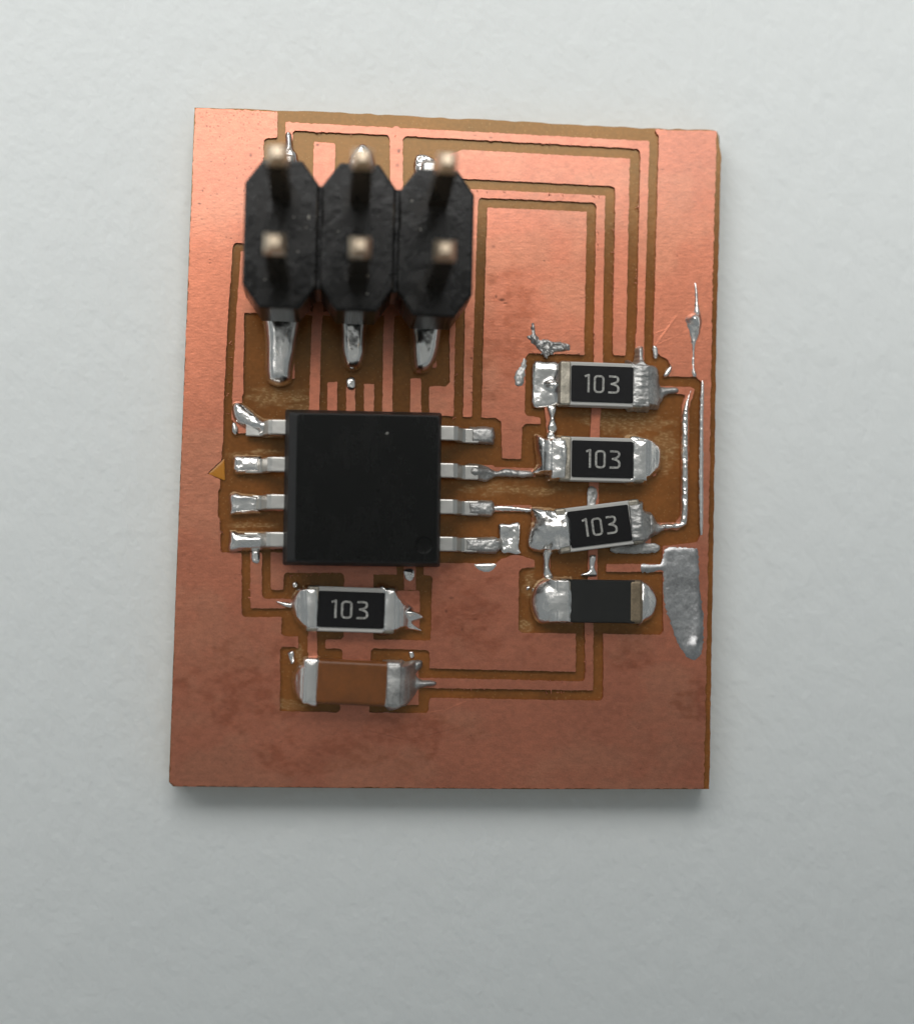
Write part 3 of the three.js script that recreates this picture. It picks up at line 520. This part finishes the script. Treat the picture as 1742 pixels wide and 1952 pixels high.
function resistor(corners, label) {
  const hgt = 0.56, f = fit(corners, 0.06 + hgt), a = f.a, y0 = TOP + 0.05;
  const g = group('chip_resistor', [f.x, y0, f.z], board, label), L = 3.06, Wd = 1.56;
  obj('body', rotY(chamferBox(L - 0.5, hgt, Wd, 0.05), a, f.x, y0 + hgt / 2, f.z), ceramic, g);
  const c = new THREE.Shape(), w = f.w / 2, d = f.d / 2, r = 0.05;
  c.moveTo(-w + r, -d); c.lineTo(w - r, -d); c.quadraticCurveTo(w, -d, w, -d + r); c.lineTo(w, d - r); c.quadraticCurveTo(w, d, w - r, d); c.lineTo(-w + r, d); c.quadraticCurveTo(-w, d, -w, d - r); c.lineTo(-w, -d + r); c.quadraticCurveTo(-w, -d, -w + r, -d);
  const coat = new THREE.ExtrudeGeometry(c, { depth: 0.02, bevelEnabled: true, bevelThickness: 0.02, bevelSize: 0.015, bevelSegments: 2 });
  const p = coat.attributes.position, uv = [];
  for (let k = 0; k < p.count; k++) uv.push(p.getX(k) / (2 * w + 0.06) + 0.5, p.getY(k) / (2 * d + 0.06) + 0.5);
  coat.setAttribute('uv', new THREE.Float32BufferAttribute(uv, 2));
  coat.rotateX(-Math.PI / 2);
  obj('printed_coat', rotY(coat, a, f.x, y0 + hgt + 0.01, f.z), printed(), g, 'black coat with the grey number 103');
  for (const s of [-1, 1]) {
    const e = chamferBox(0.44, hgt + 0.05, Wd + 0.04, 0.1, 4); e.translate(s * (L / 2 - 0.22), 0, 0);
    obj('end_cap', planarUV(rotY(e, a, f.x, y0 + hgt / 2, f.z)), capMetal, g);
  }
  return g;
}
resistor([[1090, 697], [1206, 701], [1205, 768], [1088, 764]], 'topmost of the three resistors on the right, marked 103');
resistor([[1091, 840], [1206, 843], [1205, 911], [1089, 908]], 'middle resistor of the right hand column, marked 103');
resistor([[1081.6, 976], [1195, 963], [1204, 1029], [1089, 1044.5]], 'tilted resistor marked 103 in the right hand column');
resistor([[606.5, 1127], [731.5, 1130.5], [730.5, 1198], [608, 1193.5]], 'resistor marked 103 below the chip');

{ // unmarked dark component
  const f = fit([[1090, 1104], [1199, 1106], [1199, 1188], [1090, 1187]], 0.72), y0 = TOP + 0.05, hgt = 0.66;
  const g = group('chip_component', [f.x, y0, f.z], board, 'unmarked black component beside the grey solder smear');
  obj('body', rotY(chamferBox(2.5, hgt, f.d, 0.06), f.a, f.x, y0 + hgt / 2, f.z), darkCoat, g);
  for (const s of [-1, 1]) { const e = chamferBox(0.52, hgt + 0.04, f.d + 0.03, 0.15, 4); e.translate(s * (f.w / 2 + 0.24), 0, 0); obj('end_cap', planarUV(rotY(e, f.a, f.x, y0 + hgt / 2, f.z)), s < 0 ? capMetal : tanCap, g, s < 0 ? undefined : 'dull tan end cap'); }
}
{ // brown capacitor
  const hgt = 1.05, f = fit([[608, 1256], [736, 1263], [733, 1347], [606, 1342]], hgt), y0 = TOP + 0.05;
  const g = group('chip_capacitor', [f.x, y0, f.z], board, 'orange brown capacitor at the bottom of the board');
  obj('body', planarUV(rotY(chamferBox(2.9, hgt, f.d, 0.15, 4), f.a, f.x, y0 + hgt / 2, f.z), 3, 3), brown, g);
  for (const s of [-1, 1]) { const e = chamferBox(0.55, hgt + 0.04, f.d + 0.04, 0.12, 3); e.translate(s * (f.w / 2 + 0.26), 0, 0); obj('end_cap', planarUV(rotY(e, f.a, f.x, y0 + hgt / 2, f.z)), s < 0 ? solder : dull, g); }
}
{ // the chip
  const f = fit([[545, 781], [845, 787], [835, 1081], [538.5, 1077]], 0.95), y0 = TOP;
  const g = group('chip', [f.x, y0, f.z], board, 'square black chip with four leads on each side');
  const ring = (y, l, r, t, b, q) => {                              // insets from the full outline, corner radius
    const x0 = -f.w / 2 + l, x1 = f.w / 2 - r, z0 = -f.d / 2 + t, z1 = f.d / 2 - b, out = [];
    for (const [cx, cz, s] of [[x1 - q, z1 - q, 0], [x0 + q, z1 - q, 1], [x0 + q, z0 + q, 2], [x1 - q, z0 + q, 3]]) for (let k = 0; k <= 3; k++) { const an = (s + k / 3) * Math.PI / 2; out.push([cx + q * Math.cos(an), y, cz + q * Math.sin(an)]); }
    return out;
  };
  const rings = [ring(0.12, 0.2, 0.2, 0.2, 0.2, 0.1), ring(0.9, 0.0, 0.0, 0.0, 0.0, 0.08), ring(1.0, 0.0, 0.0, 0.0, 0.0, 0.08), ring(1.25, 0.06, 0.05, 0.09, 0.03, 0.08), ring(1.27, 0.08, 0.05, 0.1, 0.03, 0.08), ring(1.72, 0.15, 0.1, 0.17, 0.07, 0.08), ring(1.74, 0.17, 0.11, 0.18, 0.08, 0.08), ring(1.83, 0.4, 0.14, 0.21, 0.11, 0.1), ring(1.845, 0.43, 0.18, 0.25, 0.15, 0.1)];
  const p = [], idx = [], n = rings[0].length;
  for (const r of rings) for (const v of r) p.push(...v);
  for (let r = 0; r + 1 < rings.length; r++) for (let k = 0; k < n; k++) { const a = r * n + k, b = r * n + (k + 1) % n; idx.push(a, a + n, b, b, a + n, b + n); }
  let side = new THREE.BufferGeometry(); side.setAttribute('position', new THREE.Float32BufferAttribute(p, 3)); side.setIndex(idx); side = side.toNonIndexed(); side.computeVertexNormals();
  const top = rings.at(-1), sh = new THREE.Shape(top.map((v) => new THREE.Vector2(v[0], -v[2]))), dim = [f.w / 2 - 0.62, f.d / 2 - 0.72], hole = new THREE.Path();
  hole.absarc(dim[0], -dim[1], 0.3, 0, Math.PI * 2, true); sh.holes.push(hole);
  let cap = new THREE.ShapeGeometry(sh, 24); cap.rotateX(-Math.PI / 2); cap.translate(0, 1.845, 0); cap = cap.toNonIndexed();
  let bowl = new THREE.LatheGeometry([[0.001, 1.795], [0.25, 1.795], [0.285, 1.81], [0.3, 1.845]].map((v) => new THREE.Vector2(...v)), 28); bowl.translate(dim[0], 0, dim[1]); bowl = bowl.toNonIndexed();
  for (const q of [side, cap, bowl]) planarUV(q, 6, 6);
  obj('chip_body', rotY(mergeGeometries([side, cap, bowl].map((q) => { for (const k of Object.keys(q.attributes)) if (!['position', 'normal', 'uv'].includes(k)) q.deleteAttribute(k); return q; }), true), f.a, f.x, y0, f.z), [moulded, epoxy, epoxy], g);
  // leads: a bent strip, rounded at the bends
  const prof = (len) => {
    const up = [[-0.1, 1.02], [0.42, 1.02], [0.56, 0.96], [0.78, 0.36], [0.9, 0.27], [len, 0.25]], dn = [[len, 0.06], [0.84, 0.07], [0.66, 0.16], [0.45, 0.78], [0.36, 0.83], [-0.1, 0.83]];
    const s = new THREE.Shape(); s.moveTo(...up[0]); for (const q of [...up.slice(1), ...dn]) s.lineTo(...q); return s;
  };
  for (const [s, x, ys] of [[-1, 542, [815, 886, 957, 1029]], [1, 840, [826, 897, 966, 1037]]]) for (const y of ys) {
    const e = new THREE.ExtrudeGeometry(prof(1.32 + 0.04 * rnd()), { depth: 0.43, bevelEnabled: true, bevelThickness: 0.035, bevelSize: 0.025, bevelSegments: 2, curveSegments: 4 });
    e.translate(0, 0, -0.215); if (s < 0) e.rotateY(Math.PI);
    const [px, pz] = P(x, y, 0.9); e.translate(0, 0, 0);
    const edge = f.x + s * f.w / 2 * Math.cos(f.a) + Math.sin(f.a) * (pz - f.z);
    obj('lead', planarUV(rotY(e, f.a, edge, TOP, pz)), tin, g);
  }
  for (const [px, py, w] of [[738, 826, 0.06]]) { const [x, z] = P(px, py, 1.84); const q = new THREE.IcosahedronGeometry(1, 1); q.scale(w, 0.02, w * 0.6); rotY(q, 0.5, x, TOP + 1.85, z); obj('fleck', q, dust, g, 'pale fleck on the chip'); }
}
{ // six pin header
  const mid = [0.82 - MID[0], -11.78 - MID[1]], a = -0.022, lo = TOP + 1.1, hi = TOP + 3.6, g = group('pin_header', [mid[0], TOP, mid[1]], board, 'black six pin header standing up from the board');
  const put = (q, dx, dz, y) => { q.translate(dx, 0, dz); return rotY(q, a, mid[0], y, mid[1]); };
  for (const k of [-1, 0, 1]) {
    const w = k > 0 ? 1.23 : 1.2, d = 2.46, cx = 0.56, cz = 0.78, s = new THREE.Shape();
    s.moveTo(-w + cx, -d); s.lineTo(w - cx, -d); s.lineTo(w, -d + cz); s.lineTo(w, d - cz); s.lineTo(w - cx, d); s.lineTo(-w + cx, d); s.lineTo(-w, d - cz); s.lineTo(-w, -d + cz);
    const e = new THREE.ExtrudeGeometry(s, { depth: hi - lo - 0.18, bevelEnabled: true, bevelThickness: 0.09, bevelSize: 0.08, bevelOffset: -0.06, bevelSegments: 3 });
    e.rotateX(-Math.PI / 2); e.translate(0, 0.09, 0);
    obj('housing_block', planarUV(put(e, k * 2.54 + (k > 0 ? 0.05 : 0), k > 0 ? 0.08 : 0, lo), 6, 6), nylon, g);
    if (k < 1) { const e2 = chamferBox(0.3, hi - lo - 0.5, 3.5, 0.04); obj('housing_web', planarUV(put(e2, k * 2.54 + 1.27, 0, (lo + hi) / 2 - 0.1), 6, 6), nylon, g); }
    for (const r of [-1, 1]) {
      const h0 = TOP + 0.5, h1 = TOP + 7.9, b = 0.32, t = 0.15, pp = [], ix = [];
      for (const [y, q] of [[h0, b], [h1 - 0.42, b], [h1 - 0.36, b - 0.02], [h1 - 0.03, t + 0.015], [h1, t - 0.02]]) for (const [sx, sz] of [[-1, -1], [-1, 1], [1, 1], [1, -1]]) pp.push(sx * q, y, sz * q);
      for (let m = 0; m < 4; m++) for (let n = 0; n < 4; n++) { const A = m * 4 + n, B = m * 4 + (n + 1) % 4; ix.push(A, B, A + 4, B, B + 4, A + 4); }
      ix.push(16, 17, 18, 16, 18, 19);
      let pin = new THREE.BufferGeometry(); pin.setAttribute('position', new THREE.Float32BufferAttribute(pp, 3)); pin.setIndex(ix); pin = pin.toNonIndexed(); pin.computeVertexNormals(); pin.addGroup(0, 24, 0); pin.addGroup(24, pin.attributes.position.count - 24, 1);
      obj('pin', put(pin, k * 2.58 + 0.03, r < 0 ? -1.46 : 1.27, 0), [gold, pinTip], g);
      const foot = new RoundedBoxGeometry(0.64, 0.5, 2.5, 4, 0.2); foot.translate(0, 0, r * 1.1);
      obj('foot', planarUV(put(foot, k * 2.54 - 0.02, r * 1.27, TOP + 0.36)), tin, g);
    }
  }
  for (const [px, py, w] of [[516, 356, 0.06], [589, 414, 0.11], [560, 414, 0.05], [584, 434, 0.05], [505, 533, 0.06], [645, 441, 0.05], [824, 368, 0.07], [822, 383, 0.07], [785, 383, 0.06], [802, 438, 0.07], [568, 480, 0.05], [700, 560, 0.05]]) {
    const [x, z] = P(px, py, 3.6), q = new THREE.IcosahedronGeometry(1, 1); q.scale(w * 0.75, 0.015, w * (0.25 + 0.35 * rnd())); rotY(q, rnd() * 3, x, hi + 0.012, z); obj('dust_speck', q, dust, g);
  }
}

scene.add(camera);
renderer.render(scene, camera);
